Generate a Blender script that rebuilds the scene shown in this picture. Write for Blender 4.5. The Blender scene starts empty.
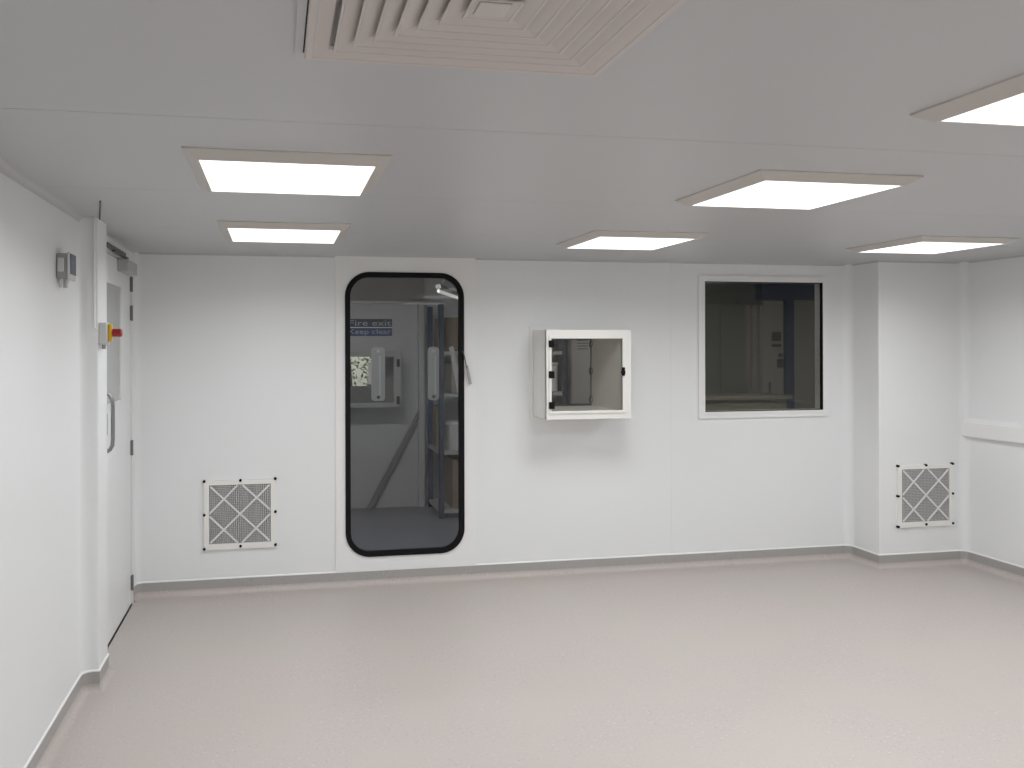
import bpy, bmesh, math, random
from mathutils import Vector, Matrix
random.seed(7)
SC = bpy.context.scene
COL = SC.collection
PI = math.pi

# ------------------------------------------------------------------ camera, world, exposure
cam_d = bpy.data.cameras.new('camera')
cam = bpy.data.objects.new('camera', cam_d)
COL.objects.link(cam)
cam.location = (0, 0, 1.70)
cam.rotation_mode = 'QUATERNION'
yaw, roll = math.radians(11.12), math.radians(-0.16)
cam.rotation_quaternion = (Matrix.Rotation(-yaw, 4, 'Z') @ Matrix.Rotation(PI / 2, 4, 'X') @ Matrix.Rotation(roll, 4, 'Z')).to_quaternion()
cam_d.sensor_fit = 'HORIZONTAL'
cam_d.sensor_width = 36.0
cam_d.lens = 853.0 / 1024 * 36.0
cam_d.shift_x = (512 - 445.0) / 1024
cam_d.shift_y = -(384 - 346.1) / 1024
cam_d.clip_start = 0.02
SC.camera = cam

world = bpy.data.worlds.new('world')
SC.world = world
world.use_nodes = True
bg = world.node_tree.nodes['Background']
sky = world.node_tree.nodes.new('ShaderNodeTexSky')
sky.sky_type = 'NISHITA'
sky.sun_disc = False
sky.sun_elevation = math.radians(42)
sky.sun_rotation = math.radians(150)
world.node_tree.links.new(sky.outputs['Color'], bg.inputs['Color'])
bg.inputs['Strength'].default_value = 0.22

PANEL_GLOW = 1.5              # the ceiling light panels are the room's light: glow of the diffuser in all directions
PANEL_WATTS = 11.4            # and the beam its prismatic sheet throws mostly downwards
PANEL_SPREAD = 160
SC.view_settings.view_transform = 'Standard'
SC.view_settings.look = 'None'
SC.view_settings.gamma = 1.0
SC.view_settings.use_curve_mapping = False
SC.view_settings.exposure = 0.0
SC.cycles.use_denoising = True
SC.cycles.max_bounces = 10
SC.cycles.diffuse_bounces = 7
SC.cycles.glossy_bounces = 4
SC.cycles.transparent_max_bounces = 24

# ------------------------------------------------------------------ materials
def _mat(name):
    m = bpy.data.materials.new(name)
    m.use_nodes = True
    nt = m.node_tree
    return m, nt, nt.nodes['Principled BSDF']

def mat(name, col, rough=0.5, metal=0.0, var=0.03, scale=6.0, bump=0.0, bscale=200.0, spec=0.5):
    """painted or moulded surface: slight tone variation and a fine relief"""
    m, nt, b = _mat(name)
    N, L = nt.nodes, nt.links
    tc = N.new('ShaderNodeTexCoord')
    no = N.new('ShaderNodeTexNoise'); no.inputs['Scale'].default_value = scale; no.inputs['Detail'].default_value = 3
    L.new(tc.outputs['Object'], no.inputs['Vector'])
    mx = N.new('ShaderNodeMix'); mx.data_type = 'RGBA'
    mx.inputs[6].default_value = (*[c * (1 - var) for c in col], 1)
    mx.inputs[7].default_value = (*[min(1, c * (1 + var)) for c in col], 1)
    L.new(no.outputs['Fac'], mx.inputs[0]); L.new(mx.outputs[2], b.inputs['Base Color'])
    b.inputs['Roughness'].default_value = rough
    b.inputs['Metallic'].default_value = metal
    b.inputs['Specular IOR Level'].default_value = spec
    if bump:
        n2 = N.new('ShaderNodeTexNoise'); n2.inputs['Scale'].default_value = bscale
        L.new(tc.outputs['Object'], n2.inputs['Vector'])
        bp = N.new('ShaderNodeBump'); bp.inputs['Strength'].default_value = bump; bp.inputs['Distance'].default_value = 0.002
        L.new(n2.outputs['Fac'], bp.inputs['Height']); L.new(bp.outputs['Normal'], b.inputs['Normal'])
    return m

def mat_vinyl(name, base, dark, light):
    """speckled safety vinyl: flakes of two tones on a base"""
    m, nt, b = _mat(name)
    N, L = nt.nodes, nt.links
    tc = N.new('ShaderNodeTexCoord')
    def flakes(scale, lo, hi, off):
        mp = N.new('ShaderNodeMapping'); mp.inputs['Location'].default_value = (off, off * 2, 0)
        L.new(tc.outputs['Object'], mp.inputs['Vector'])
        n = N.new('ShaderNodeTexNoise'); n.inputs['Scale'].default_value = scale; n.inputs['Detail'].default_value = 2
        L.new(mp.outputs['Vector'], n.inputs['Vector'])
        r = N.new('ShaderNodeMapRange'); r.inputs[1].default_value = lo; r.inputs[2].default_value = hi
        L.new(n.outputs['Fac'], r.inputs[0]); return r.outputs[0]
    def mixc(fac, a, bcol):
        mx = N.new('ShaderNodeMix'); mx.data_type = 'RGBA'
        L.new(fac, mx.inputs[0])
        if isinstance(a, tuple): mx.inputs[6].default_value = (*a, 1)
        else: L.new(a, mx.inputs[6])
        mx.inputs[7].default_value = (*bcol, 1); return mx.outputs[2]
    c = mixc(flakes(70, .60, .70, 0), base, dark)
    c = mixc(flakes(55, .61, .72, 3), c, light)
    big = flakes(2.2, .35, .75, 9)
    c = mixc(big, c, tuple(v * k for v, k in zip(base, (1.0, 1.02, .99))))
    L.new(c, b.inputs['Base Color'])
    b.inputs['Roughness'].default_value = 0.42
    b.inputs['Specular IOR Level'].default_value = 0.35
    n2 = N.new('ShaderNodeTexNoise'); n2.inputs['Scale'].default_value = 160
    L.new(tc.outputs['Object'], n2.inputs['Vector'])
    bp = N.new('ShaderNodeBump'); bp.inputs['Strength'].default_value = 0.12; bp.inputs['Distance'].default_value = 0.001
    L.new(n2.outputs['Fac'], bp.inputs['Height']); L.new(bp.outputs['Normal'], b.inputs['Normal'])
    return m

def mat_glass(name, tint, ior=1.45, rough=0.0):
    m, nt, b = _mat(name)
    N, L = nt.nodes, nt.links
    N.remove(b)
    out = [n for n in N if n.type == 'OUTPUT_MATERIAL'][0]
    tr = N.new('ShaderNodeBsdfTransparent'); tr.inputs['Color'].default_value = (*tint, 1)
    gl = N.new('ShaderNodeBsdfGlossy'); gl.inputs['Roughness'].default_value = rough
    fr = N.new('ShaderNodeFresnel'); fr.inputs['IOR'].default_value = ior
    mx = N.new('ShaderNodeMixShader')
    L.new(fr.outputs[0], mx.inputs[0]); L.new(tr.outputs[0], mx.inputs[1]); L.new(gl.outputs[0], mx.inputs[2])
    L.new(mx.outputs[0], out.inputs['Surface'])
    return m

def mat_emit(name, col, strength):
    m, nt, b = _mat(name)
    b.inputs['Base Color'].default_value = (.8, .8, .8, 1)
    b.inputs['Roughness'].default_value = .5
    b.inputs['Emission Color'].default_value = (*col, 1)
    b.inputs['Emission Strength'].default_value = strength
    return m

M = dict(
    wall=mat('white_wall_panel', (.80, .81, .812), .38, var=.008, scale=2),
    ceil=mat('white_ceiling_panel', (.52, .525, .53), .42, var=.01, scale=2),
    floor=mat_vinyl('beige_vinyl', (.485, .432, .413), (.385, .34, .325), (.58, .53, .51)),
    skirt_shade=mat_vinyl('shaded_vinyl_skirting', (.385, .368, .356), (.32, .30, .29), (.44, .42, .41)),  # floor vinyl made darker: shade on the upright skirting put into the colour
    white=mat('white_paint', (.82, .82, .81), .35, var=.01),
    cream=mat('cream_plastic', (.83, .82, .78), .38, var=.015),
    lightframe=mat('light_frame_paint', (.55, .52, .48), .45, var=.01),
    louvre=mat('diffuser_paint', (.60, .55, .523), .45, var=.015),
    emit=mat_emit('lamp_diffuser', (.98, .99, 1.0), PANEL_GLOW),
    black=mat('black_rubber', (.004, .004, .005), .6, var=.1, spec=.2),
    darkgap=mat('dark_gap', (.03, .03, .03), .8),
    glass=mat_glass('clear_glass', (.86, .87, .88)),
    acryl=mat_glass('clear_acrylic', (.96, .95, .94), 1.3),
    tint=mat_glass('grey_tinted_glass', (.62, .62, .60), 1.4),
    frost=mat('translucent_grey_glass', (.42, .43, .42), .12, var=.02),
    dkmetal=mat('dark_grey_metal', (.10, .10, .10), .4, .6, var=.1),
    hinge=mat('grey_hinge_metal', (.19, .19, .19), .4, .3, var=.1),
    closer=mat('grey_closer_paint', (.44, .44, .435), .45, var=.02),
    metal=mat('brushed_grey_metal', (.30, .30, .30), .35, .8, var=.08),
    grey=mat('grey_plastic', (.33, .33, .325), .5, var=.03),
    ltgrey=mat('light_grey_plastic', (.58, .59, .58), .45, var=.03),
    navy=mat('blue_grey_display', (.07, .10, .15), .25, var=.2, scale=40),
    yellow=mat('yellow_plastic', (.72, .43, .015), .4, var=.05),
    red=mat('red_plastic', (.32, .012, .012), .35, var=.08),
    pleat=mat('filter_paper', (.39, .38, .375), .9, var=.08, scale=30),
    wire=mat('white_mesh', (.56, .555, .55), .5, var=.03),
    strip=mat('white_card_strip', (.74, .73, .72), .7, var=.03),
    pier=mat('white_pier_paint', (.81, .815, .815), .4, var=.008),
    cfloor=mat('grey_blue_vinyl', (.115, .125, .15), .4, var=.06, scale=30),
    farhatch=mat('hatch_grey_with_shade', (.24, .24, .235), .5, var=.03),  # shadow on the far hatch put into a darker grey; locker doors share it
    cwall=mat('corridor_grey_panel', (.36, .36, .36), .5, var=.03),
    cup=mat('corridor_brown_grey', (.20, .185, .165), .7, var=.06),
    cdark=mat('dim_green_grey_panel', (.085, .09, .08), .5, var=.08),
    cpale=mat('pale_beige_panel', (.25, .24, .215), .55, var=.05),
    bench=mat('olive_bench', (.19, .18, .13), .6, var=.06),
    curtain=mat('hanging_strip_plastic', (.18, .16, .15), .35, var=.1),
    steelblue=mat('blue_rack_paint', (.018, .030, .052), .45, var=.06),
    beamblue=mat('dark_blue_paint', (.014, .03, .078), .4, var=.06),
    shelf=mat('grey_shelf_metal', (.30, .30, .30), .45, .2, var=.05),
    card=mat('brown_cardboard', (.125, .095, .062), .85, var=.08, scale=12),
    handle=mat('grey_moulded_plastic', (.55, .55, .52), .35, var=.03),
    tub=mat('milky_plastic', (.36, .35, .34), .35, var=.04),
    crate=mat('navy_crate_plastic', (.02, .028, .05), .5, var=.1),
    signblue=mat('sign_blue', (.005, .021, .12), .4, var=.02),
    signnavy=mat('sign_navy', (.005, .012, .032), .4, var=.02),
    letter=mat('sign_lettering', (.34, .38, .40), .5, var=.05),
    signwhite=mat('sign_white', (.75, .78, .78), .5, var=.01),
    paper=mat('paper', (.72, .72, .70), .9, var=.02),
    notice=mat('dark_notice_print', (.03, .03, .03), .7, var=.2, scale=50),
    leaf=mat('green_leaf', (.16, .25, .06), .6, var=.5, scale=9),
    bark=mat('bark', (.10, .07, .05), .9, var=.3),
    grass=mat('grass_ground', (.10, .16, .04), .9, var=.4, scale=5),
    bar=mat('grey_bar_paint', (.13, .13, .13), .5, var=.05),
)

# ------------------------------------------------------------------ helpers
WL = {}                                        # object name -> world location of its origin
def link(o, parent=None):
    COL.objects.link(o)
    if parent is not None:
        o.parent = parent
    return o

def obj(name, bm, m, parent=None, smooth=False, origin=None):
    """ONE mesh object from a bmesh given in world coordinates (or in the parent's frame, shifted to it)"""
    bmesh.ops.recalc_face_normals(bm, faces=bm.faces[:])
    pl = Vector(WL.get(parent.name, (0, 0, 0))) if parent is not None else Vector((0, 0, 0))
    org = Vector(origin) if origin is not None else pl
    bm.transform(Matrix.Translation(-org))
    me = bpy.data.meshes.new(name)
    bm.to_mesh(me); bm.free()
    if smooth:
        for p in me.polygons: p.use_smooth = True
        me.set_sharp_from_angle(angle=math.radians(38))
    for mm in (m if isinstance(m, (list, tuple)) else [m]):
        me.materials.append(M[mm] if isinstance(mm, str) else mm)
    o = bpy.data.objects.new(name, me)
    link(o, parent)
    o.location = org - pl
    WL[o.name] = org
    return o

def tag(o, label=None, cat=None, group=None, kind=None):
    if label: o['label'] = label
    if cat: o['category'] = cat
    if group: o['group'] = group
    if kind: o['kind'] = kind
    return o

def thing(name, loc, label, cat, group=None):
    o = bpy.data.objects.new(name, None)
    o.empty_display_size = 0.05
    link(o); o.location = loc; WL[o.name] = Vector(loc)
    return tag(o, label, cat, group)

def struct(name, loc=(0, 0, 0)):
    o = bpy.data.objects.new(name, None)
    link(o); o.location = loc; WL[o.name] = Vector(loc)
    o['kind'] = 'structure'
    return o

def dup(root, delta, label=None):
    """a copy of a thing with copies of its parts and sub-parts"""
    r = root.copy(); COL.objects.link(r)
    r.location = root.location + Vector(delta); WL[r.name] = r.location.copy()
    if label: r['label'] = label
    for ch in list(root.children):
        c = ch.copy(); COL.objects.link(c); c.parent = r
        for g in list(ch.children):
            d = g.copy(); COL.objects.link(d); d.parent = c
    return r

def B():
    return bmesh.new()

def box(bm, x0, x1, y0, y1, z0, z1, bev=0.0, seg=1):
    vs = [bm.verts.new(p) for p in ((x0, y0, z0), (x1, y0, z0), (x1, y1, z0), (x0, y1, z0), (x0, y0, z1), (x1, y0, z1), (x1, y1, z1), (x0, y1, z1))]
    fs = [bm.faces.new([vs[i] for i in q]) for q in ((0, 3, 2, 1), (4, 5, 6, 7), (0, 1, 5, 4), (1, 2, 6, 5), (2, 3, 7, 6), (3, 0, 4, 7))]
    if bev:
        es = list({e for f in fs for e in f.edges})
        bmesh.ops.bevel(bm, geom=es, offset=bev, segments=seg, affect='EDGES', profile=.5)
    return bm

def bx(*a, **k):
    return box(B(), *a, **k)

def tube(bm, pts, r, seg=10, caps=True):
    """a round tube through points"""
    pts = [Vector(p) for p in pts]
    rings = []
    up = None
    for i, p in enumerate(pts):
        d = (pts[min(i + 1, len(pts) - 1)] - pts[max(i - 1, 0)]).normalized()
        if up is None:
            a = Vector((0, 0, 1)) if abs(d.z) < .9 else Vector((1, 0, 0))
        else:
            a = up
        s = d.cross(a).normalized(); u = s.cross(d).normalized(); up = u
        rr = r[i] if isinstance(r, (list, tuple)) else r
        rings.append([bm.verts.new(p + (s * math.cos(t) + u * math.sin(t)) * rr) for t in [2 * PI * k / seg for k in range(seg)]])
    for a, b in zip(rings, rings[1:]):
        for k in range(seg):
            bm.faces.new((a[k], a[(k + 1) % seg], b[(k + 1) % seg], b[k]))
    if caps:
        bm.faces.new(rings[0][::-1]); bm.faces.new(rings[-1])
    return bm

def axis_pt(ax, u, v, d):
    """ax 'Y': plane facing the room along Y (u = X, v = Z); 'X': u = Y, v = Z; 'Z': u = X, v = Y"""
    return (u, d, v) if ax == 'Y' else ((d, u, v) if ax == 'X' else (u, v, d))

def prism(bm, pts, ax, d0, d1):
    a = [bm.verts.new(axis_pt(ax, u, v, d0)) for u, v in pts]
    b = [bm.verts.new(axis_pt(ax, u, v, d1)) for u, v in pts]
    n = len(pts)
    bm.faces.new(a); bm.faces.new(b[::-1])
    for i in range(n):
        bm.faces.new((a[i], a[(i + 1) % n], b[(i + 1) % n], b[i]))
    return bm

def ring(bm, inner, outer, ax, d0, d1, slope_in=None):
    """a flat frame between two loops of equal length, d0 to d1 thick"""
    n = len(inner)
    I0 = [bm.verts.new(axis_pt(ax, u, v, d0)) for u, v in inner]
    O0 = [bm.verts.new(axis_pt(ax, u, v, d0)) for u, v in outer]
    I1 = [bm.verts.new(axis_pt(ax, u, v, d1)) for u, v in inner]
    O1 = [bm.verts.new(axis_pt(ax, u, v, d1)) for u, v in outer]
    for i in range(n):
        j = (i + 1) % n
        for q in ((I0[i], I0[j], O0[j], O0[i]), (I1[j], I1[i], O1[i], O1[j]), (I0[j], I0[i], I1[i], I1[j]), (O0[i], O0[j], O1[j], O1[i])):
            if len(set(q)) == 4: bm.faces.new(q)
    return bm

def rect(u0, u1, v0, v1):
    return [(u0, v0), (u1, v0), (u1, v1), (u0, v1)]

def rrect(u0, u1, v0, v1, r, n=10):
    out = []
    for cu, cv, a0 in ((u0 + r, v0 + r, PI), (u1 - r, v0 + r, 1.5 * PI), (u1 - r, v1 - r, 0), (u0 + r, v1 - r, .5 * PI)):
        for k in range(n + 1):
            a = a0 + .5 * PI * k / n
            out.append((cu + r * math.cos(a), cv + r * math.sin(a)))
    return out

def rect_like(u0, u1, v0, v1, r, U0, U1, V0, V1, n=10):
    """the outer rectangle sampled to match rrect(u0,u1,v0,v1,r,n)"""
    out = []
    def lerp(a, b, t): return (a[0] + (b[0] - a[0]) * t, a[1] + (b[1] - a[1]) * t)
    for s, c, e in (((U0, v0 + r), (U0, V0), (u0 + r, V0)), ((u1 - r, V0), (U1, V0), (U1, v0 + r)), ((U1, v1 - r), (U1, V1), (u1 - r, V1)), ((u0 + r, V1), (U0, V1), (U0, v1 - r))):
        for k in range(n + 1):
            t = k / n
            out.append(lerp(s, c, t * 2) if t <= .5 else lerp(c, e, t * 2 - 1))
    return out

def fillet(path, idx, r, n=6):
    """round the given corner indices of a 2-D polyline"""
    out = []
    for i, p in enumerate(path):
        if i not in idx:
            out.append(Vector(p)); continue
        p = Vector(p); a = (Vector(path[i - 1]) - p).normalized(); b = (Vector(path[i + 1]) - p).normalized()
        s, e = p + a * r, p + b * r
        c = p + (a + b) * r
        for k in range(n + 1):
            t = .5 * PI * k / n
            out.append(c - b * r * math.cos(t) - a * r * math.sin(t))
    return out

def sweep(bm, path, prof):
    """sweep a profile (offset to the right of travel, height) along a 2-D path with mitred corners"""
    rings = []
    n = len(path)
    for i, p in enumerate(path):
        d0 = (p - path[i - 1]).normalized() if i else None
        d1 = (path[i + 1] - p).normalized() if i < n - 1 else None
        if d0 is None: d0 = d1
        if d1 is None: d1 = d0
        n0, n1 = Vector((d0.y, -d0.x)), Vector((d1.y, -d1.x))
        m = (n0 + n1)
        m = m / max(1e-6, (1 + n0.dot(n1)))
        rings.append([bm.verts.new((p.x + m.x * o, p.y + m.y * o, z)) for o, z in prof])
    k = len(prof)
    for a, b in zip(rings, rings[1:]):
        for i in range(k):
            j = (i + 1) % k
            bm.faces.new((a[i], a[j], b[j], b[i]))
    bm.faces.new(rings[0]); bm.faces.new(rings[-1][::-1])
    return bm

def text_mesh(name, body, size, m, parent, loc, rot, width=None):
    """flat lettering, turned into a mesh"""
    cu = bpy.data.curves.new(name, 'FONT'); cu.body = body; cu.size = size; cu.extrude = 0.0006
    cu.align_x = 'LEFT'; cu.resolution_u = 3
    t = bpy.data.objects.new(name, cu); COL.objects.link(t)
    dg = bpy.context.evaluated_depsgraph_get()
    me = bpy.data.meshes.new_from_object(t.evaluated_get(dg))
    bpy.data.objects.remove(t); bpy.data.curves.remove(cu)
    me.materials.clear(); me.materials.append(M[m])
    xs = [v.co.x for v in me.vertices]
    s = width / (max(xs) - min(xs)) if width else 1
    me.transform(rot @ Matrix.Diagonal((s, 1, 1, 1)))
    o = bpy.data.objects.new(name, me); link(o, parent)
    o.location = Vector(loc) - WL[parent.name]
    o['kind'] = 'stuff'
    return o

# ------------------------------------------------------------------ the room
XL, XR, YB, YF, ZC = -0.947, 5.238, 6.067, -1.1, 2.341
NX, NY0, NY1 = -0.869, 4.465, 4.69              # nib beside the door
PX, PY = 4.484, 5.725                           # boxed pier in the right corner
WT = 0.10                                       # wall panel thickness

o = obj('floor', bx(-2.4, XR + .3, YF - .2, YB + WT + .01, -.08, 0), 'floor'); o['kind'] = 'structure'

ceiling = struct('ceiling', (2, 2.5, ZC + .02))
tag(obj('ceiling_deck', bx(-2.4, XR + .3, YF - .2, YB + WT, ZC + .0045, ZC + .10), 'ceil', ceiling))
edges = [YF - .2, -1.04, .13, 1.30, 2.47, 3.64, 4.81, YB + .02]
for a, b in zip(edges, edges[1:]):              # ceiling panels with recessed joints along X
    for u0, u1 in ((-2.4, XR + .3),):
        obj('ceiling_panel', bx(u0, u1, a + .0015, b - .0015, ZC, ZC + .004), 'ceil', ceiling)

# left wall: long plain run, the nib, the header over the door
wl = struct('wall_left', (XL, 2, 0))
obj('wall_panel', bx(XL - .12, XL, YF, 1.6 - .0015, 0, ZC), 'wall', wl)
obj('wall_panel', bx(XL - .12, XL, 1.6 + .0015, NY0 + .02, 0, ZC), 'wall', wl)
obj('door_nib', bx(XL - .12, NX, NY0, NY1, 0, ZC, bev=.004), 'wall', wl)
obj('header_panel', bx(XL - .12, XL, NY1, YB + .02, 2.268, ZC), 'wall', wl)
obj('corner_post', bx(XL - .12, XL, 5.965, YB + .02, 0, 2.268), 'wall', wl)

# back wall: four panels with real openings
wb = struct('wall_back', (2, YB, 0))
Y0, Y1 = YB, YB + WT
JX = [XL - .12, .402, 1.420, 2.952, 5.7]
g = .0005
for xj in JX[1:4]:
    obj('joint_seal', bx(xj - .01, xj + .01, Y0 + .0022, Y1 + .001, 0, ZC), 'wall', wb)
obj('wall_panel', bx(JX[0], JX[1] - g, Y0, Y1, 0, ZC), 'wall', wb)
HX0, HX1, HZ0, HZ1 = 1.90, 2.430, 1.235, 1.760   # hatch through-opening
obj('wall_panel', ring(B(), rect(HX0 - .03, HX1 + .03, HZ0 - .03, HZ1 + .03), rect(JX[2] + g, JX[3] - g, 0, ZC), 'Y', Y0, Y1), 'wall', wb)
WX0, WX1, WZ0, WZ1 = 3.221, 4.247, 1.181, 2.199  # window opening
obj('wall_panel', ring(B(), rect(WX0, WX1, WZ0, WZ1), rect(JX[3] + g, JX[4], 0, ZC), 'Y', Y0, Y1), 'wall', wb)

# pier and right wall, wall behind the camera
wp = obj('wall_pier', bx(PX, XR + .12, PY, YB + .01, 0, ZC, bev=.004), 'pier'); wp['kind'] = 'structure'
wr = struct('wall_right', (XR, 2, 0))
for a, b in ((YF, .9), (.9, 2.2), (2.2, 3.5), (3.5, 4.7), (4.7, PY + .02)):
    obj('wall_panel', bx(XR, XR + .12, a + .001, b - .001, 0, ZC), 'wall', wr)
o = obj('wall_front', bx(-2.4, XR + .3, YF - .15, YF, 0, ZC), 'wall'); o['kind'] = 'structure'

# coved vertical corners
def corner_cove(name, x, y, sx, sy, r, z0=.1):
    pts = [(x, y), (x + sx * r, y)]
    for k in range(1, 8):
        t = .5 * PI * k / 8
        pts.append((x + sx * (r - r * math.sin(t)), y + sy * (r - r * math.cos(t))))
    pts.append((x, y + sy * r))
    o = obj(name, prism(B(), pts, 'Z', z0, ZC), 'wall', smooth=True); o['kind'] = 'structure'
corner_cove('trim_1', XL, NY0, 1, -1, .045)
corner_cove('trim_2', XL, YB, 1, -1, .04)
corner_cove('trim_3', PX, YB, -1, -1, .06)
corner_cove('trim_4', XR, PY, -1, -1, .06)

# coved vinyl skirting, upper band coloured darker for shade, with its white capping seal, and the ceiling coving
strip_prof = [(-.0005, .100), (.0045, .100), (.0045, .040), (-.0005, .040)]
cove = [(-.0005, .0395), (.004, .0395)]
for k in range(1, 9):
    t = .5 * PI * k / 8
    cove.append((.004 + .038 * (1 - math.cos(t)), .0395 - .039 * math.sin(t)))
cove += [(.042, .0), (-.0005, .0)]
cap = [(-.0005, .100), (.006, .099), (.006, .104), (.003, .108), (-.0005, .110)]
pA = fillet([(XL, YF), (XL, NY0), (NX, NY0), (NX, NY1), (XL - .002, NY1)], {1}, .05)
pB = fillet([(XL - .001, 5.965), (XL, YB), (PX, YB), (PX, PY), (XR, PY), (XR, YF)], {1, 2, 4}, .06)
pB = fillet([(XL, 5.965), (XL, YB), (PX, YB), (PX, PY), (XR, PY), (XR, YF)], {1, 2, 4}, .058)
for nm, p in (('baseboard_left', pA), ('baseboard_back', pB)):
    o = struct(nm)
    obj('skirting_shade_strip', sweep(B(), p, strip_prof), 'skirt_shade', o)  # upper band of the same vinyl, its shade painted in
    obj('floor_cove', sweep(B(), p, cove), 'floor', o, smooth=True)
for nm, p in (('trim_5', pA), ('trim_6', pB)):
    o = obj(nm, sweep(B(), p, cap), 'white'); o['kind'] = 'structure'
def coving(r):
  cprof = [(-.0005, ZC + .001), (-.0005, ZC - r)]
  for k in range(0, 7):
    t = .5 * PI * k / 6
    cprof.append((r - r * math.cos(t) + .0008, ZC - r + r * math.sin(t) - .0008))
  return cprof + [(r, ZC + .001)]
pC = [Vector(p) for p in ((XL, YF), (XL, NY0 + .001))]
o = obj('trim_7', sweep(B(), pC, coving(.03)), 'ceil', smooth=True); o['kind'] = 'structure'
pC = [Vector(p) for p in ((XL, NY1 - .001), (XL, YB), (PX, YB), (PX, PY), (XR, PY), (XR, YF))]
o = obj('trim_8', sweep(B(), pC, coving(.012)), 'ceil', smooth=True); o['kind'] = 'structure'

# lobby behind the left-hand door, so that its pane looks into a room
o = obj('wall_lobby', ring(B(), rect(-2.30, XL - .13, 3.6, 7.4), rect(-2.45, XL - .121, 3.45, 7.55), 'Z', 0, ZC), 'wall'); o['kind'] = 'structure'

# ------------------------------------------------------------------ door in the left wall
d1 = struct('door_1', (XL, 5.35, 0))
DY0, DY1, DZ1 = 4.735, 5.925, 2.235
PY0, PY1, PZ0, PZ1 = 5.10, 5.585, 1.362, 2.082
obj('door_leaf', ring(B(), rect(PY0, PY1, PZ0, PZ1), rect(DY0, DY1, .006, DZ1), 'X', XL - .05, XL - .004), 'wall', d1)
obj('door_frame', ring(B(), rect(DY0 - .004, DY1 + .006, .0, DZ1 + .006), rect(NY1 + .001, 5.964, -.03, 2.267), 'X', XL - .10, XL + .004), 'white', d1)
pn = obj('vision_pane', bx(XL - .016, XL - .010, PY0, PY1, PZ0, PZ1), 'frost', d1)
obj('pane_bead', ring(B(), rect(PY0 + .012, PY1 - .012, PZ0 + .012, PZ1 - .012), rect(PY0 - .002, PY1 + .002, PZ0 - .002, PZ1 + .002), 'X', XL - .010, XL - .002), 'white', pn)
tag(pn, 'tall grey vision pane')
hb = B()
xh = XL - .004
tube(hb, [(xh, 5.115, 1.437), (xh + .018, 5.115, 1.425), (xh + .031, 5.115, 1.40), (xh + .034, 5.115, 1.36), (xh + .034, 5.115, 1.18), (xh + .031, 5.115, 1.142), (xh + .018, 5.115, 1.118), (xh, 5.115, 1.106)], .011, 12)
hd = obj('pull_handle', hb, 'metal', d1, smooth=True); tag(hd, 'grey tubular D-shaped pull handle')
obj('lock_slot', bx(XL - .006, XL - .001, 5.10, 5.125, 1.20, 1.32), 'dkmetal', d1)
for z in (2.113, 1.923, 1.036, .147):
    b = B(); tube(b, [(XL + .006, 5.915, z - .05), (XL + .006, 5.915, z + .05)], .008, 10)
    box(b, XL - .004, XL + .002, 5.903, 5.927, z - .046, z + .046)
    obj('hinge', b, 'hinge', d1)
cl = obj('door_closer', bx(XL - .004, XL + .060, 5.46, 5.80, 2.160, 2.236, bev=.006, seg=2), 'closer', d1)
tag(cl, 'light grey box-shaped door closer at the top')
ab = B(); box(ab, XL + .004, XL + .03, 4.98, 5.56, 2.262, 2.280)
tube(ab, [(XL + .03, 5.58, 2.236), (XL + .03, 5.58, 2.256)], .012, 10)
box(ab, XL + .02, XL + .04, 5.15, 5.59, 2.246, 2.256)
obj('closer_arm', ab, 'dkmetal', cl)

# ------------------------------------------------------------------ lift-out escape panel with the big rounded pane
d2 = struct('door_2', (.911, YB, 0))
U0, U1, V0, V1, RR = .470, 1.331, .203, 2.229, .175
ins = .037
obj('door_panel', ring(B(), rrect(U0 + .01, U1 - .01, V0 + .01, V1 - .01, RR - .01), rect_like(U0, U1, V0, V1, RR, JX[1] + g, JX[2] - g, .101, ZC - .002), 'Y', Y0 - .007, Y1), 'white', d2)
gk = obj('gasket', ring(B(), rrect(U0 + ins, U1 - ins, V0 + ins, V1 - ins, RR - ins), rrect(U0, U1, V0, V1, RR), 'Y', Y0 - .016, Y0 + .018), 'black', d2)
tag(gk, 'thick black rubber gasket around the rounded pane')
obj('pane', prism(B(), rrect(U0 + .02, U1 - .02, V0 + .02, V1 - .02, RR - .02), 'Y', Y0 + .002, Y0 + .008), 'glass', d2)
for xc, w in ((.7085, .098), (1.1115, .080)):    # moulded pull handles on the far face of the pane
    h = obj('moulded_handle', prism(B(), rrect(xc - w / 2, xc + w / 2, 1.308, 1.694, .025, 5), 'Y', Y0 + .020, Y0 + .030), 'handle', d2)
    b2 = B()
    tube(b2, [(xc + .012, Y0 + .028, 1.66), (xc + .012, Y0 + .06, 1.65), (xc + .012, Y0 + .07, 1.62), (xc + .012, Y0 + .07, 1.38), (xc + .012, Y0 + .06, 1.35), (xc + .012, Y0 + .028, 1.34)], .012, 10)
    obj('grip', b2, 'tub', h, smooth=True)
    obj('handle_rib', bx(xc + .004, xc + .018, Y0 + .0135, Y0 + .0195, 1.35, 1.63, bev=.003), 'signwhite', h)
    for z in (1.665, 1.335):
        bb = B(); tube(bb, [(xc, Y0 + .0125, z), (xc, Y0 + .0195, z)], .012, 10)
        obj('fixing_screw', bb, 'dkmetal' if z < 1.5 else 'signwhite', h)
pc = B(); tube(pc, [(1.318, Y0 - .016, 1.665), (1.326, Y0 - .030, 1.64), (1.338, Y0 - .030, 1.585), (1.349, Y0 - .026, 1.53)], .004, 6)
pcd = obj('pull_cord', pc, 'dkmetal', d2); tag(pcd, 'dark gasket pull cord ending in a pale flat tab')
tb = B(); prism(tb, [(1.338, 1.555), (1.356, 1.560), (1.384, 1.425), (1.364, 1.418)], 'Y', Y0 - .03, Y0 - .022)
obj('pull_tab', tb, 'tub', pcd)

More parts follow.
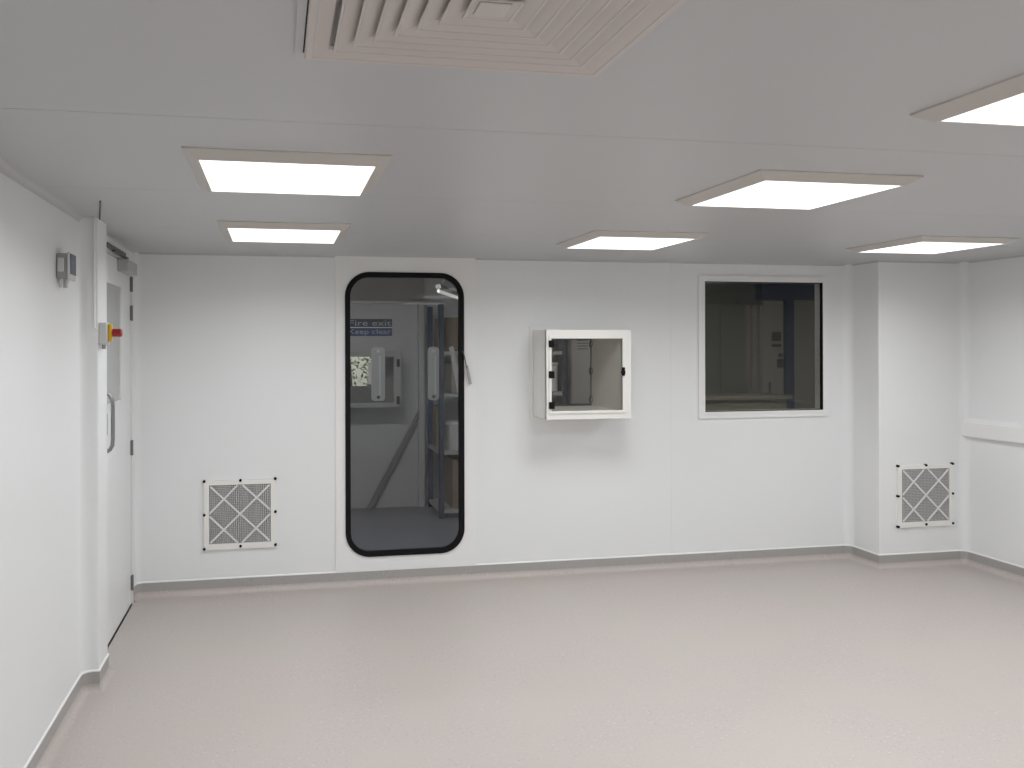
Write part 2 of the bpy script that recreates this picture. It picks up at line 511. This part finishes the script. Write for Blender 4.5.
# ------------------------------------------------------------------ window in the back wall
w1 = struct('window_1', (3.73, YB, 1.69))
obj('window_frame', ring(B(), rect(WX0, WX1, WZ0, WZ1), rect(3.177, 4.280, 1.137, 2.238), 'Y', Y0 - .014, Y0 + .001), 'white', w1)
obj('frame_bead', ring(B(), rect(WX0 + .006, WX1 - .006, WZ0 + .006, WZ1 - .006), rect(WX0 - .012, WX1 + .012, WZ0 - .012, WZ1 + .012), 'Y', Y0 - .018, Y0 - .013), 'white', w1)
obj('window_gasket', ring(B(), rect(WX0 + .012, WX1 - .012, WZ0 + .012, WZ1 - .012), rect(WX0 + .0005, WX1 - .0005, WZ0 + .0005, WZ1 - .0005), 'Y', Y0 - .010, Y0 + .016), 'black', w1)
obj('window_pane', bx(WX0 + .001, WX1 - .001, Y0 + .004, Y0 + .010, WZ0 + .001, WZ1 - .001), 'tint', w1)
obj('window_reveal', ring(B(), rect(WX0 + .010, WX1 - .010, WZ0 + .010, WZ1 - .010), rect(WX0 - .001, WX1 + .001, WZ0 - .001, WZ1 + .001), 'Y', Y0 + .017, Y0 + .082), 'white', w1)

# ------------------------------------------------------------------ transfer hatch
FY = 5.748; BY = 6.345
BX0, BX1, BZ0, BZ1 = 1.856, 2.490, 1.180, 1.813
hx = thing('transfer_hatch', (2.173, YB, BZ0), 'cream box-shaped transfer hatch with clear hinged door, fixed through the back wall', 'hatch')
WTK = .050
bw = B()
ring(bw, rect(BX0 + .036, BX1 - .064, BZ0 + WTK, BZ1 - WTK), rect(BX0, BX1, BZ0, BZ1), 'Y', FY + .004, BY)
obj('box_body', bw, 'cream', hx)
obj('wall_flange', ring(B(), rect(BX0 - .0005, BX1 + .0005, BZ0 - .0005, BZ1 + .0005), rect(BX0 - .030, BX1 + .03, BZ0 - .03, BZ1 + .03), 'Y', Y0 - .006, Y0 - .0005), 'white', hx)
obj('front_frame', ring(B(), rect(BX0 + .034, BX1 - .064, BZ0 + .050, BZ1 - .050), rect(BX0, BX1, BZ0, BZ1), 'Y', FY, FY + .022), 'cream', hx)
fd = obj('hatch_door', ring(B(), rect(BX0 + .035, BX1 - .068, BZ0 + .060, BZ1 - .062), rect(BX0 + .018, BX1 - .042, BZ0 + .042, BZ1 - .042), 'Y', FY - .009, FY - .0005), 'cream', hx)
obj('door_pane', bx(BX0 + .03, BX1 - .06, FY - .0085, FY - .0035, BZ0 + .05, BZ1 - .05), 'acryl', fd)
for z in (1.714, 1.497, 1.280):
    b = bx(BX0 + .016, BX0 + .056, FY - .020, FY + .002, z - .025, z + .025, bev=.006, seg=2)
    obj('door_hinge', b, 'black', fd)
b = bx(BX1 - .076, BX1 - .054, FY - .024, FY - .008, 1.485, 1.545, bev=.004)
box(b, BX1 - .088, BX1 - .055, FY - .034, FY - .022, 1.498, 1.522, bev=.004)
obj('door_latch', b, 'black', fd)
obj('back_frame', ring(B(), rect(BX0 + .036, BX1 - .064, BZ0 + .05, BZ1 - .05), rect(BX0, BX1, BZ0, BZ1), 'Y', BY, BY + .022), 'cream', hx)
rd = obj('rear_door', ring(B(), rect(BX0 + .066, BX1 - .070, BZ0 + .066, BZ1 - .066), rect(BX0 + .04, BX1 - .045, BZ0 + .044, BZ1 - .044), 'Y', BY + .023, BY + .031), 'dkmetal', hx)
obj('rear_pane', bx(BX0 + .05, BX1 - .06, BY + .024, BY + .028, BZ0 + .05, BZ1 - .05), 'acryl', rd)
for z in (1.715, 1.50, 1.275):
    obj('rear_hinge', bx(BX1 - .075, BX1 - .03, BY + .012, BY + .045, z - .025, z + .025, bev=.006), 'black', rd)
    obj('hinge_pad', bx(BX1 - .082, BX1 - .057, BY - .012, BY - .0005, z - .02, z + .02, bev=.004), 'grey', rd)

# ------------------------------------------------------------------ return-air grilles
def grille(x0, z0, yw, label):
    x1, z1 = x0 + .480, z0 + .474
    r = thing('return_air_grille', ((x0 + x1) / 2, yw, z0), label, 'grille', 'return air grilles low on the walls')
    ix0, ix1, iz0, iz1 = x0 + .034, x1 - .030, z0 + .040, z1 - .030
    obj('grille_frame', ring(B(), rect(ix0, ix1, iz0, iz1), rect(x0, x1, z0, z1), 'Y', yw - .016, yw - .0005), 'cream', r)
    fb = B()                                     # pleated filter paper
    n = 30; w = (ix1 - ix0) / n
    top, bot = [], []
    for k in range(2 * n + 1):
        xx = ix0 + k * w / 2; yy = yw - (.011 if k % 2 else .0015)
        top.append(fb.verts.new((xx, yy, iz1))); bot.append(fb.verts.new((xx, yy, iz0)))
    for k in range(2 * n):
        fb.faces.new((bot[k], bot[k + 1], top[k + 1], top[k]))
    f = obj('pleated_filter', fb, 'pleat', r); f['kind'] = 'stuff'
    wb_ = B()                                    # fine wire mesh over the filter
    nw = 34
    for k in range(nw + 1):
        zz = iz0 + (iz1 - iz0) * k / nw
        box(wb_, ix0, ix1, yw - .0135, yw - .012, zz - .0016, zz + .0016)
    for k in range(0, nw + 1):
        xx = ix0 + (ix1 - ix0) * k / nw
        box(wb_, xx - .0013, xx + .0013, yw - .015, yw - .0135, iz0, iz1)
    m_ = obj('wire_mesh', wb_, 'wire', r); m_['kind'] = 'stuff'
    def strip(a, b):
        A = Vector((ix0 + (ix1 - ix0) * a[0], iz0 + (iz1 - iz0) * a[1])); Bv = Vector((ix0 + (ix1 - ix0) * b[0], iz0 + (iz1 - iz0) * b[1]))
        d = (Bv - A).normalized() * .0065; nn = Vector((-d.y, d.x))
        prism(sb, [tuple(A + nn), tuple(A - nn), tuple(Bv - nn), tuple(Bv + nn)], 'Y', yw - .0185 - len(done) * .0002, yw - .0150)
        done.append(1)
    done = []
    for a, b in (((.02, .98), (.98, .02)), ((.02, .02), (.98, .98)), ((.46, .99), (.01, .52)), ((.54, .99), (.99, .55)), ((.01, .47), (.46, .01)), ((.99, .48), (.53, .01))):
        sb = B(); strip(a, b)
        obj('diagonal_strip', sb, 'strip', r)
    for u, v in ((-.012, -.008), (.5, .014), (1.0, .01), (-.012, .5), (1.0, .51), (-.012, 1.0), (.5, 1.0), (1.0, 1.01)):
        sx = x0 + .008 + (x1 - x0 - .008) * u; sz = z0 + .012 + (z1 - z0 - .015) * v
        b = B(); tube(b, [(sx, yw - .0005, sz), (sx, yw - .021, sz), (sx, yw - .024, sz)], [.0095, .0095, .007], 10)
        obj('clamp_screw', b, 'black', r)
    return r
grille(-.497, .305, YB, 'square return air grille low on the back wall, beside the grey-handled left door')
grille(4.636, .305, PY, 'square return air grille low on the pier face near the right corner')

# ------------------------------------------------------------------ ceiling light panels
LW = .579
def lamp(x, y, label):
    r = thing('ceiling_light', (x + LW / 2, y + LW / 2, ZC), label, 'ceiling light', 'square LED panels on the ceiling')
    o_ = .050; t = .030
    b = B()
    inn, out = rect(x, x + LW, y, y + LW), rect(x - o_, x + LW + o_, y - o_, y + LW + o_)
    I = [b.verts.new((u, v, ZC - t - .002)) for u, v in inn]
    I2 = [b.verts.new((u, v, ZC - t + .006)) for u, v in inn]
    Q = [b.verts.new((u, v, ZC - t - .002)) for u, v in rect(x - .008, x + LW + .008, y - .008, y + LW + .008)]
    O = [b.verts.new((u, v, ZC - .006)) for u, v in out]
    T = [b.verts.new((u, v, ZC - .0005)) for u, v in out]
    for A, C in ((I2, I), (I, Q), (Q, O), (O, T)):
        for k in range(4):
            b.faces.new((A[k], A[(k + 1) % 4], C[(k + 1) % 4], C[k]))
    obj('lamp_frame', b, 'lightframe', r)
    obj('lamp_diffuser', bx(x + .0005, x + LW - .0005, y + .0005, y + LW - .0005, ZC - t, ZC - t + .006), 'emit', r)
    ld = bpy.data.lights.new('lamp_beam', 'AREA'); ld.shape = 'SQUARE'; ld.size = LW - .01
    ld.energy = PANEL_WATTS; ld.spread = math.radians(PANEL_SPREAD); ld.color = (.955, .985, 1.0)
    lo = bpy.data.objects.new('lamp_beam', ld); link(lo, r); lo.location = (0, 0, -t - .0035)
    return r
L0 = lamp(-.250, 2.885, 'square ceiling light nearest the left wall, the nearer of its two')
def lamp_at(x, y, label):
    return dup(L0, (x + .250, y - 2.885, 0), label)
lamp_at(-.250, 4.515, 'square ceiling light close to the back wall, above the left grille')
lamp_at(1.775, 2.870, 'square ceiling light in the middle row, nearer the camera than the one above the hatch')
lamp_at(1.775, 4.515, 'square ceiling light just in front of the white transfer hatch')
lamp_at(3.750, 4.410, 'square ceiling light in front of the boxed pier at the right')
lamp_at(1.775, 1.445, 'square ceiling light cut off by the frame at upper right')
lamp_at(3.750, 2.870, 'square ceiling light near the right wall, between its two row neighbours, outside the picture')
lamp_at(3.750, 1.300, 'square ceiling light near the right wall, level with the air diffuser, outside the picture')
lamp_at(-.250, -.25, 'square ceiling light behind the camera on the side of the left wall')
lamp_at(1.775, -.25, 'square ceiling light behind the camera in the middle row')
lamp_at(3.750, -.25, 'square ceiling light behind the camera on the side of the right wall')

# ------------------------------------------------------------------ square air diffuser
CX, CY, HS = .393, 1.533, .335
ad = thing('air_diffuser', (CX, CY, ZC), 'large square ceiling air diffuser with nested louvres near the camera', 'air diffuser')
def sq(h): return rect(CX - h, CX + h, CY - h, CY + h)
obj('mounting_plate', ring(B(), sq(HS + .0022), sq(HS + .020), 'Z', ZC - .006, ZC - .0005), 'ceil', ad)
obj('gap_seal', ring(B(), sq(HS - .004), sq(HS + .0021), 'Z', ZC - .004, ZC - .0006), 'darkgap', ad)
b = B()
fr = [sq(HS - .001), sq(HS - .001), sq(HS - .004), sq(HS - .016), sq(HS - .018), sq(.286), sq(.280)]
fz = [ZC - .0045, ZC - .0190, ZC - .0215, ZC - .0215, ZC - .0195, ZC - .0125, ZC - .0055]
rows = [[b.verts.new((u, v, z)) for u, v in loop] for loop, z in zip(fr, fz)]
for A, C in zip(rows, rows[1:]):
    for k in range(4):
        b.faces.new((A[k], A[(k + 1) % 4], C[(k + 1) % 4], C[k]))
obj('diffuser_flange', b, 'louvre', ad)
obj('back_plate', bx(CX - .29, CX + .29, CY - .29, CY + .29, ZC - .0035, ZC - .0012), 'grey', ad)
for k in range(7):                               # blades flare outwards and down
    h = .275 - .038 * k
    b = B()
    loops = [(h + .001, ZC - .0185), (h + .001, ZC - .0218), (h - .004, ZC - .0218), (h - .006, ZC - .0195), (max(.002, h - .045), ZC - .0062), (max(.002, h - .045), ZC - .0048), (h - .006, ZC - .0178)]
    rows = [[b.verts.new((u, v, z)) for u, v in sq(hh)] for hh, z in loops]
    rows.append(rows[0])
    for A, C in zip(rows, rows[1:]):
        for q in range(4):
            b.faces.new((A[q], A[(q + 1) % 4], C[(q + 1) % 4], C[q]))
    obj('louvre', b, 'louvre', ad)
obj('centre_plate', bx(CX - .030, CX + .030, CY - .030, CY + .030, ZC - .0195, ZC - .0165, bev=.001), 'louvre', ad)

# ------------------------------------------------------------------ small wall fittings at the left
es = thing('emergency_stop', (NX, 4.55, 1.71), 'emergency stop station with red push button on the nib beside the left door', 'emergency stop')
obj('back_box', bx(NX + .0005, NX + .040, 4.475, 4.56, 1.712, 1.822, bev=.006, seg=2), 'ltgrey', es)
obj('yellow_plate', bx(NX + .040, NX + .058, 4.495, 4.535, 1.726, 1.816, bev=.005), 'yellow', es)
b = B(); tube(b, [(NX + .058, 4.515, 1.771), (NX + .060, 4.515, 1.771), (NX + .0605, 4.515, 1.771), (NX + .100, 4.515, 1.771), (NX + .104, 4.515, 1.771)], [.013, .013, .020, .020, .015], 16)
obj('push_button', b, 'red', es, smooth=False)
b = B(); tube(b, [(NX + .018, 4.52, 1.712), (NX + .018, 4.52, 1.69)], .010, 10)
obj('cable_gland', b, 'tub', es)

cx_, cy_ = -.884, 4.4575
c1 = thing('cable_conduit', (cx_, cy_, 1.80), 'thin white conduit dropping from the ceiling down the nib to the emergency stop', 'conduit')
b = B(); tube(b, [(cx_, cy_, 1.80), (cx_, cy_, ZC)], .0055, 10)
obj('conduit_tube', b, 'white', c1, smooth=True)
for z in (1.98, 2.22):
    q = B(); tube(q, [(cx_, cy_, z - .008), (cx_, cy_, z + .008)], .0078, 10)
    obj('saddle_clip', q, 'white', c1)
b = B(); tube(b, [(cx_, cy_, 1.80), (cx_ + .01, cy_, 1.785), (NX + .004, cy_, 1.785)], .005, 8)
obj('conduit_elbow', b, 'white', c1)
b = B(); tube(b, [(NX + .012, 4.452, 2.330), (NX + .014, 4.44, 2.336), (-.758, 3.95, 2.336)], .0038, 8)
o = obj('dark_cable', b, 'dkmetal', None, smooth=True, origin=(NX, 4.45, 2.33)); tag(o, 'short dark cable running along the ceiling down to the nib corner', 'cable')

sn = thing('sensor_box', (XL, 4.03, 1.99), 'grey sensor box with a dark blue display on the left wall', 'sensor')
obj('sensor_body', bx(XL + .0005, XL + .047, 3.975, 4.085, 2.000, 2.112, bev=.006, seg=2), 'grey', sn)
obj('sensor_lip', bx(XL + .008, XL + .034, 3.969, 3.976, 2.03, 2.09, bev=.002), 'ltgrey', sn)
obj('front_bezel', bx(XL + .047, XL + .057, 3.97, 4.09, 1.995, 2.116, bev=.003), 'ltgrey', sn)
obj('display', bx(XL + .057, XL + .060, 3.985, 4.085, 2.020, 2.110, bev=.001), 'navy', sn)
for yy, xx in ((4.0, XL + .016), (4.045, XL + .020), (4.02, XL + .034)):
    b = B(); tube(b, [(xx, yy, 2.0), (xx, yy, 1.985), (xx, yy, 1.984), (xx, yy, 1.962)], [.0105, .0105, .006, .006], 10)
    obj('cable_gland', b, 'ltgrey', sn)

# dado trunking on the right wall
dt = thing('dado_trunking', (XR, 2.3, 1.0), 'white plastic cable trunking running along the right wall', 'trunking')
b = B(); prism(b, [(XR + .0, 1.118), (XR - .012, 1.118), (XR - .030, 1.098), (XR - .032, 1.094), (XR - .032, .996), (XR - .027, .990), (XR, .990)], 'Y', 0, 1)
b.free()
b = B()
pp = [(XR - .0005, 1.135), (XR - .010, 1.135), (XR - .032, 1.104), (XR - .034, 1.100), (XR - .034, .998), (XR - .029, .991), (XR - .0005, .991)]
A = [b.verts.new((x, YF + .01, z)) for x, z in pp]; C = [b.verts.new((x, PY - .008, z)) for x, z in pp]
for k in range(len(pp)):
    b.faces.new((A[k], A[(k + 1) % len(pp)], C[(k + 1) % len(pp)], C[k]))
b.faces.new(A); b.faces.new(C[::-1])
obj('trunking_body', b, 'white', dt)
obj('end_cap', bx(XR - .037, XR - .0005, PY - .008, PY - .002, .988, 1.138), 'white', dt)

# ------------------------------------------------------------------ the dim store room beyond the back wall
CY0, CY1, CZ = YB + WT + .012, 8.95, 2.60
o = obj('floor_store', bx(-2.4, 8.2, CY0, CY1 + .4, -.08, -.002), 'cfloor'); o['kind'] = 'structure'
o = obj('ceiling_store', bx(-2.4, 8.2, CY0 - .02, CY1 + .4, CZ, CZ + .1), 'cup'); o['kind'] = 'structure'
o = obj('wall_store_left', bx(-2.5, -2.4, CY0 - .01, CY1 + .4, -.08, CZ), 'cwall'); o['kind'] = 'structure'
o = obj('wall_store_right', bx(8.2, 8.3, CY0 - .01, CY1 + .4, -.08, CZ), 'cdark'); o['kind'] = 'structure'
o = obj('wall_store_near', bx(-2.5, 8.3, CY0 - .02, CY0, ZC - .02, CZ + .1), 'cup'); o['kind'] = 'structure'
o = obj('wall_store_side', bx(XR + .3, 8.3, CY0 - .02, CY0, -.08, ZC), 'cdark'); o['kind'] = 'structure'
FX0, FX1, FZ0, FZ1 = .674, 1.248, 1.075, 1.643    # hatch in the far wall
wf = struct('wall_far', (.5, CY1, 0))
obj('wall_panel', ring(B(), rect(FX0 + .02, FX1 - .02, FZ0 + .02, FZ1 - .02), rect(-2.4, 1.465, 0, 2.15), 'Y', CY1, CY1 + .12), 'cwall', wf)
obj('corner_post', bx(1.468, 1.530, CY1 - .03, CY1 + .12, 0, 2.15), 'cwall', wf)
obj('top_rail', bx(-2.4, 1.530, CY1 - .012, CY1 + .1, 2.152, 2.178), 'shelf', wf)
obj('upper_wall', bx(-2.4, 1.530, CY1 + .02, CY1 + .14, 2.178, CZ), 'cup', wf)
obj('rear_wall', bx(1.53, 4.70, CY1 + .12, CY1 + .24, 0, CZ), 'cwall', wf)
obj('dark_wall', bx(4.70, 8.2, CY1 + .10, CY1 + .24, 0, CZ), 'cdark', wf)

fh = thing('far_hatch', (.96, CY1, FZ0), 'shade-darkened grey transfer hatch with black hinges on the far wall, behind the rounded pane', 'hatch')
obj('box_body', ring(B(), rect(FX0 + .018, FX1 - .018, FZ0 + .018, FZ1 - .018), rect(FX0, FX1, FZ0, FZ1), 'Y', 8.704, 9.12), 'farhatch', fh)
obj('hatch_frame', ring(B(), rect(FX0 + .030, FX1 - .075, FZ0 + .05, FZ1 - .05), rect(FX0, FX1, FZ0, FZ1), 'Y', 8.69, 8.703), 'farhatch', fh)
obj('hatch_pane', bx(FX0 + .02, FX1 - .06, 8.694, 8.698, FZ0 + .04, FZ1 - .04), 'acryl', fh)
obj('back_frame', ring(B(), rect(FX0 + .03, .99, FZ0 + .20, FZ1 - .05), rect(FX0, FX1, FZ0, FZ1), 'Y', 9.121, 9.14), 'farhatch', fh)
for z in (1.528, 1.147):
    obj('hatch_hinge', bx(1.200, 1.232, 8.675, 8.6905, z - .04, z + .04, bev=.005), 'black', fh)
obj('notice_sheet', bx(.905, 1.0, 8.686, 8.689, 1.314, 1.540), 'handle', fh)

sg = thing('fire_exit_sign', (.95, CY1 - .006, 1.808), 'blue two-row fire exit sign on the far wall behind the rounded pane', 'sign')
obj('upper_plate', bx(.660, 1.189, CY1 - .006, CY1 - .0005, 1.902, 1.988), 'signnavy', sg)
obj('lower_plate', bx(.660, 1.189, CY1 - .006, CY1 - .0005, 1.808, 1.893), 'signblue', sg)
obj('divider', bx(.660, 1.189, CY1 - .007, CY1 - .0005, 1.893, 1.902), 'signwhite', sg)
RX = Matrix.Rotation(PI / 2, 4, 'X')
text_mesh('upper_lettering', 'Fire exit', .085, 'letter', sg, (.728, CY1 - .0068, 1.917), RX, .44)
text_mesh('lower_lettering', 'Keep clear', .075, 'letter', sg, (.728, CY1 - .0068, 1.830), RX, .44)

o = obj('leaning_bar', prism(B(), [(.905, .0), (.965, .0), (1.462, .93), (1.462, 1.02)], 'Y', CY1 - .055, CY1 - .035), 'bar', None, origin=(.93, CY1 - .045, 0))
tag(o, 'dark grey flat bar leaning diagonally against the far wall', 'bar')

# rack with its load
rk = thing('storage_rack', (2.15, 8.55, 0), 'blue-posted storage rack with grey shelves behind the rounded pane', 'rack')
RX0, RX1, RY0, RY1 = 1.560, 2.83, 8.242, 8.90
for x, y in ((RX0, RY0), (RX1, RY0), (RX0, RY1 - .04), (RX1, RY1 - .04)):
    b = B(); box(b, x, x + .050, y, y + .006, 0, 2.115); box(b, x if x < 2 else x + .044, x + .006 if x < 2 else x + .05, y, y + .045, 0, 2.115)
    obj('post', b, 'steelblue' if y < 8.5 else 'beamblue', rk)
SZ = (.080, .655, 1.225, 1.640)
for z in SZ:
    b = bx(RX0 + .008, RX1 + .04, RY0 + .008, RY1 - .01, z - .006, z + .006)
    box(b, RX0 + .008, RX1 + .04, RY0 + .0065, RY0 + .014, z - .028, z + .006)
    box(b, RX0 + .007, RX0 + .014, RY0 + .008, RY1 - .01, z - .028, z + .006)
    obj('shelf', b, 'shelf', rk)
def carton(x0, x1, y0, y1, z0, h, label, m='card', tape=True):
    t = thing('cardboard_box', ((x0 + x1) / 2, (y0 + y1) / 2, z0), label, 'box')
    obj('carton', bx(x0, x1, y0, y1, z0, z0 + h, bev=.004), m, t)
    if tape:
        b = bx((x0 + x1) / 2 - .025, (x0 + x1) / 2 + .025, y0 - .0008, y1 + .0008, z0 + h - .08, z0 + h + .0008)
        obj('packing_tape', b, 'tub', t)
carton(1.70, 2.25, 8.30, 8.82, .0865, .49, 'brown cardboard box on the lowest shelf of the blue rack')
carton(1.70, 1.98, 8.33, 8.82, 1.2315, .30, 'brown cardboard box on the third shelf behind the white sheet', 'cup')
carton(1.62, 2.05, 8.36, 8.82, 1.6465, .34, 'brown cardboard box on the top shelf of the blue rack')
carton(1.60, 1.68, 8.62, 8.84, .6615, .42, 'narrow brown cardboard box at the back of the second shelf', tape=False)
t = thing('plastic_crate', (2.3, 8.5, 1.232), 'dark navy plastic crate on the third shelf of the blue rack', 'crate')
b = B(); ring(b, rect(2.02, 2.58, 8.31, 8.79), rect(2.0, 2.6, 8.29, 8.81), 'Z', 1.232, 1.60); box(b, 2.0, 2.6, 8.29, 8.81, 1.2315, 1.25)
obj('crate_body', b, 'crate', t)
obj('crate_rim', ring(B(), rect(2.0, 2.6, 8.29, 8.81), rect(1.985, 2.615, 8.275, 8.825), 'Z', 1.565, 1.602), 'crate', t)
t = thing('storage_bin', (2.72, 8.5, 1.232), 'light grey storage bin on the third shelf, beside the right post of the rack', 'bin')
obj('bin_body', bx(2.63, 2.80, 8.30, 8.80, 1.232, 1.50, bev=.008), 'ltgrey', t)
obj('bin_lid', bx(2.625, 2.805, 8.295, 8.805, 1.5005, 1.53, bev=.006), 'handle', t)
t = thing('tall_locker', (3.25, 8.85, 0), 'tall grey locker seen through the transfer hatch, right of the blue rack', 'locker')
obj('locker_body', bx(3.04, 3.60, 8.62, 9.05, .0, 1.95, bev=.006), 'cwall', t)
for x0, x1 in ((3.05, 3.315), (3.325, 3.59)):
    dd = obj('locker_door', bx(x0, x1, 8.606, 8.6195, .05, 1.93, bev=.003), 'farhatch', t)
    obj('locker_handle', bx(x1 - .035, x1 - .02, 8.596, 8.6055, 1.28, 1.42), 'dkmetal', dd)
    for k in range(4):
        obj('vent_slot', bx(x0 + .07, x1 - .07, 8.604, 8.607, 1.66 + k * .03, 1.672 + k * .03), 'dkmetal', dd)
t = thing('plastic_tub', (1.72, 8.38, .662), 'milky white plastic tub with a lid on the second shelf', 'tub')
b = B(); tube(b, [(1.74, 8.40, .662), (1.74, 8.40, .90)], [.098, .108], 20)
obj('tub_body', b, 'tub', t, smooth=False)
b = B(); tube(b, [(1.74, 8.40, .9), (1.74, 8.40, .918), (1.74, 8.40, .945), (1.74, 8.40, .95)], [.114, .114, .085, .04], 20)
obj('tub_lid', b, 'tub', t)
b = B()
pts = [(1.655, 1.69), (1.70, 1.70), (1.80, 1.30), (1.79, 1.235), (1.735, 1.235), (1.73, 1.30)]
prism(b, pts, 'Y', 8.222, 8.230)
o = obj('plastic_sheet', b, 'tub', None, origin=(1.74, 8.226, 1.235)); tag(o, 'crumpled pale plastic sheet hanging over the front of the blue rack', 'sheet')

# glowing batten added in place of a ceiling panel's reflection in the pane
bt = thing('reflection_batten', (1.65, 8.15, 2.2), 'added slim glowing batten above the blue rack, standing in for a pane reflection', 'lamp')
a, c = Vector((1.41, 7.47, 2.19)), Vector((1.95, 8.86, 2.19))
b = B(); tube(b, [a, c], .015, 10); obj('reflection_streak', b, mat_emit('reflection_glow', (1, .96, .86), .42), bt)
b = B(); tube(b, [a + Vector((0, 0, .04)), c + Vector((0, 0, .04))], .026, 8); obj('added_lamp_housing', b, 'shelf', bt)
for k in (.15, .85):
    p = a.lerp(c, k); b = B(); tube(b, [p + Vector((0, 0, .06)), Vector((p.x, p.y, CZ))], .004, 6); obj('added_rod', b, 'dkmetal', bt)

def store_fill_lamp(x, y, w, label):  # unseen lamps added to brighten the store room behind the glass
    t = thing('unseen_fill_lamp', (x, y, CZ), label, 'lamp')
    obj('added_lamp_housing', bx(x - .6, x + .6, y - .06, y + .06, CZ - .05, CZ - .001, bev=.004), 'shelf', t)
    obj('added_lamp_cover', bx(x - .58, x + .58, y - .05, y + .05, CZ - .062, CZ - .051), mat_emit('store_fill_glow', (1, .97, .94), w), t)
store_fill_lamp(.55, 6.75, 75.0, 'added unseen ceiling lamp that brightens the store room, above the rounded pane')
store_fill_lamp(4.6, 6.85, 110.0, 'added unseen ceiling lamp that brightens the store room, above the window')

# what shows through the window: dark panels, strip curtain, pale door, blue post and beam, bench
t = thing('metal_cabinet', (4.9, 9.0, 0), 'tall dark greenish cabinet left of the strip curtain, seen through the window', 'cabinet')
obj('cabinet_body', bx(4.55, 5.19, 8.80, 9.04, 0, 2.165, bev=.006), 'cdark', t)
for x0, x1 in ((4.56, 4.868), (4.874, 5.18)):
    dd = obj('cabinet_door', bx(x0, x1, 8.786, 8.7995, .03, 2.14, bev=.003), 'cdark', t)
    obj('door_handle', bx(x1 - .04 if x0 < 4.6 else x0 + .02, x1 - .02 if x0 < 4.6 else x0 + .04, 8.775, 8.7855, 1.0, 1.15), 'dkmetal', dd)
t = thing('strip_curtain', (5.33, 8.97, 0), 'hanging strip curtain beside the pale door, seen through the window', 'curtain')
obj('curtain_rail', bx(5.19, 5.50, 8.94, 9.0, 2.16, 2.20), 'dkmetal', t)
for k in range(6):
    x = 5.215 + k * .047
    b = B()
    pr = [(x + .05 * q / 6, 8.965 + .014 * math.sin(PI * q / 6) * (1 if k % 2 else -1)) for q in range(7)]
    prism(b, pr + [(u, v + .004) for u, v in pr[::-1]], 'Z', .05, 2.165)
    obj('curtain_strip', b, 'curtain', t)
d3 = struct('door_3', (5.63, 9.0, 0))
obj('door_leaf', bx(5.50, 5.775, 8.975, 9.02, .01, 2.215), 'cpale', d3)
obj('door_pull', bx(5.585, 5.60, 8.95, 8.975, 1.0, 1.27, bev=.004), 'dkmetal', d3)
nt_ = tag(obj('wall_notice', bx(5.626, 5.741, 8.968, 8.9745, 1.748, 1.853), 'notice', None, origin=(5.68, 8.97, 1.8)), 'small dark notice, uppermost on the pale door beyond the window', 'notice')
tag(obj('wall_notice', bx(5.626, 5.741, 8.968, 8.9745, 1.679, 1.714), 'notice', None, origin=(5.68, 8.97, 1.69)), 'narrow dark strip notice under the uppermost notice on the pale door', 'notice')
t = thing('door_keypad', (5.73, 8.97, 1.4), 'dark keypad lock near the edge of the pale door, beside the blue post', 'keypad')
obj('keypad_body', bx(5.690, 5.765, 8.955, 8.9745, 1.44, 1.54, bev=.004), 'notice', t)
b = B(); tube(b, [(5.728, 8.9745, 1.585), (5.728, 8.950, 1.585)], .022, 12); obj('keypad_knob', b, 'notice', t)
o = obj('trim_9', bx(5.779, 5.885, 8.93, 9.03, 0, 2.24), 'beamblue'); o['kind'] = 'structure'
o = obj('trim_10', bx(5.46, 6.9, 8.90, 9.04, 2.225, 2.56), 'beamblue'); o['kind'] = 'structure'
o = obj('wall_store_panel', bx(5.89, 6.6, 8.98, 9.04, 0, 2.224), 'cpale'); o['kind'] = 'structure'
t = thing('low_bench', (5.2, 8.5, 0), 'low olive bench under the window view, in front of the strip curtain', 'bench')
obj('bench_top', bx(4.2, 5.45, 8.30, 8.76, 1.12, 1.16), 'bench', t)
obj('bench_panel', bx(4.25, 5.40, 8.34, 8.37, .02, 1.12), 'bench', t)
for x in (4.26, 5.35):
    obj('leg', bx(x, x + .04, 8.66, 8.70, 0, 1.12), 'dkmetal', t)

# outside, seen through the far hatch
o = obj('ground', bx(-6, 8, 9.45, 22, -.2, -.1), 'grass'); o['kind'] = 'structure'
def shrub(x, y, h, w, label, seed):
    rnd = random.Random(seed)
    t = thing('garden_shrub', (x, y, -.1), label, 'shrub', 'shrubs outside the far hatch')
    b = B(); tube(b, [(x, y, -.1), (x + .03, y, h * .4), (x, y + .03, h * .8)], [.06, .04, .02], 8); obj('trunk', b, 'bark', t)
    b = B()
    for _ in range(1500):
        a = rnd.uniform(0, 2 * PI); c_ = rnd.uniform(-1, 1); rr = rnd.uniform(.45, 1) ** .5
        p = Vector((x + w * rr * math.cos(a) * math.sqrt(1 - c_ * c_), y + w * rr * math.sin(a) * math.sqrt(1 - c_ * c_), h * .55 + h * .5 * rr * c_))
        d = Vector((rnd.uniform(-1, 1), rnd.uniform(-1, 1), rnd.uniform(-.6, .6))).normalized() * rnd.uniform(.03, .055)
        s = d.cross(Vector((rnd.uniform(-1, 1), rnd.uniform(-1, 1), 1))).normalized() * .018
        vs = [b.verts.new(p - d), b.verts.new(p + s), b.verts.new(p + d), b.verts.new(p - s)]
        b.faces.new(vs)
    f = obj('foliage', b, 'leaf', t); f['kind'] = 'stuff'
shrub(.95, 11.5, 1.9, .55, 'green leafy shrub seen through the glass of the far hatch', 3)
shrub(2.25, 12.9, 2.3, .7, 'taller green shrub partly seen through the far hatch', 5)
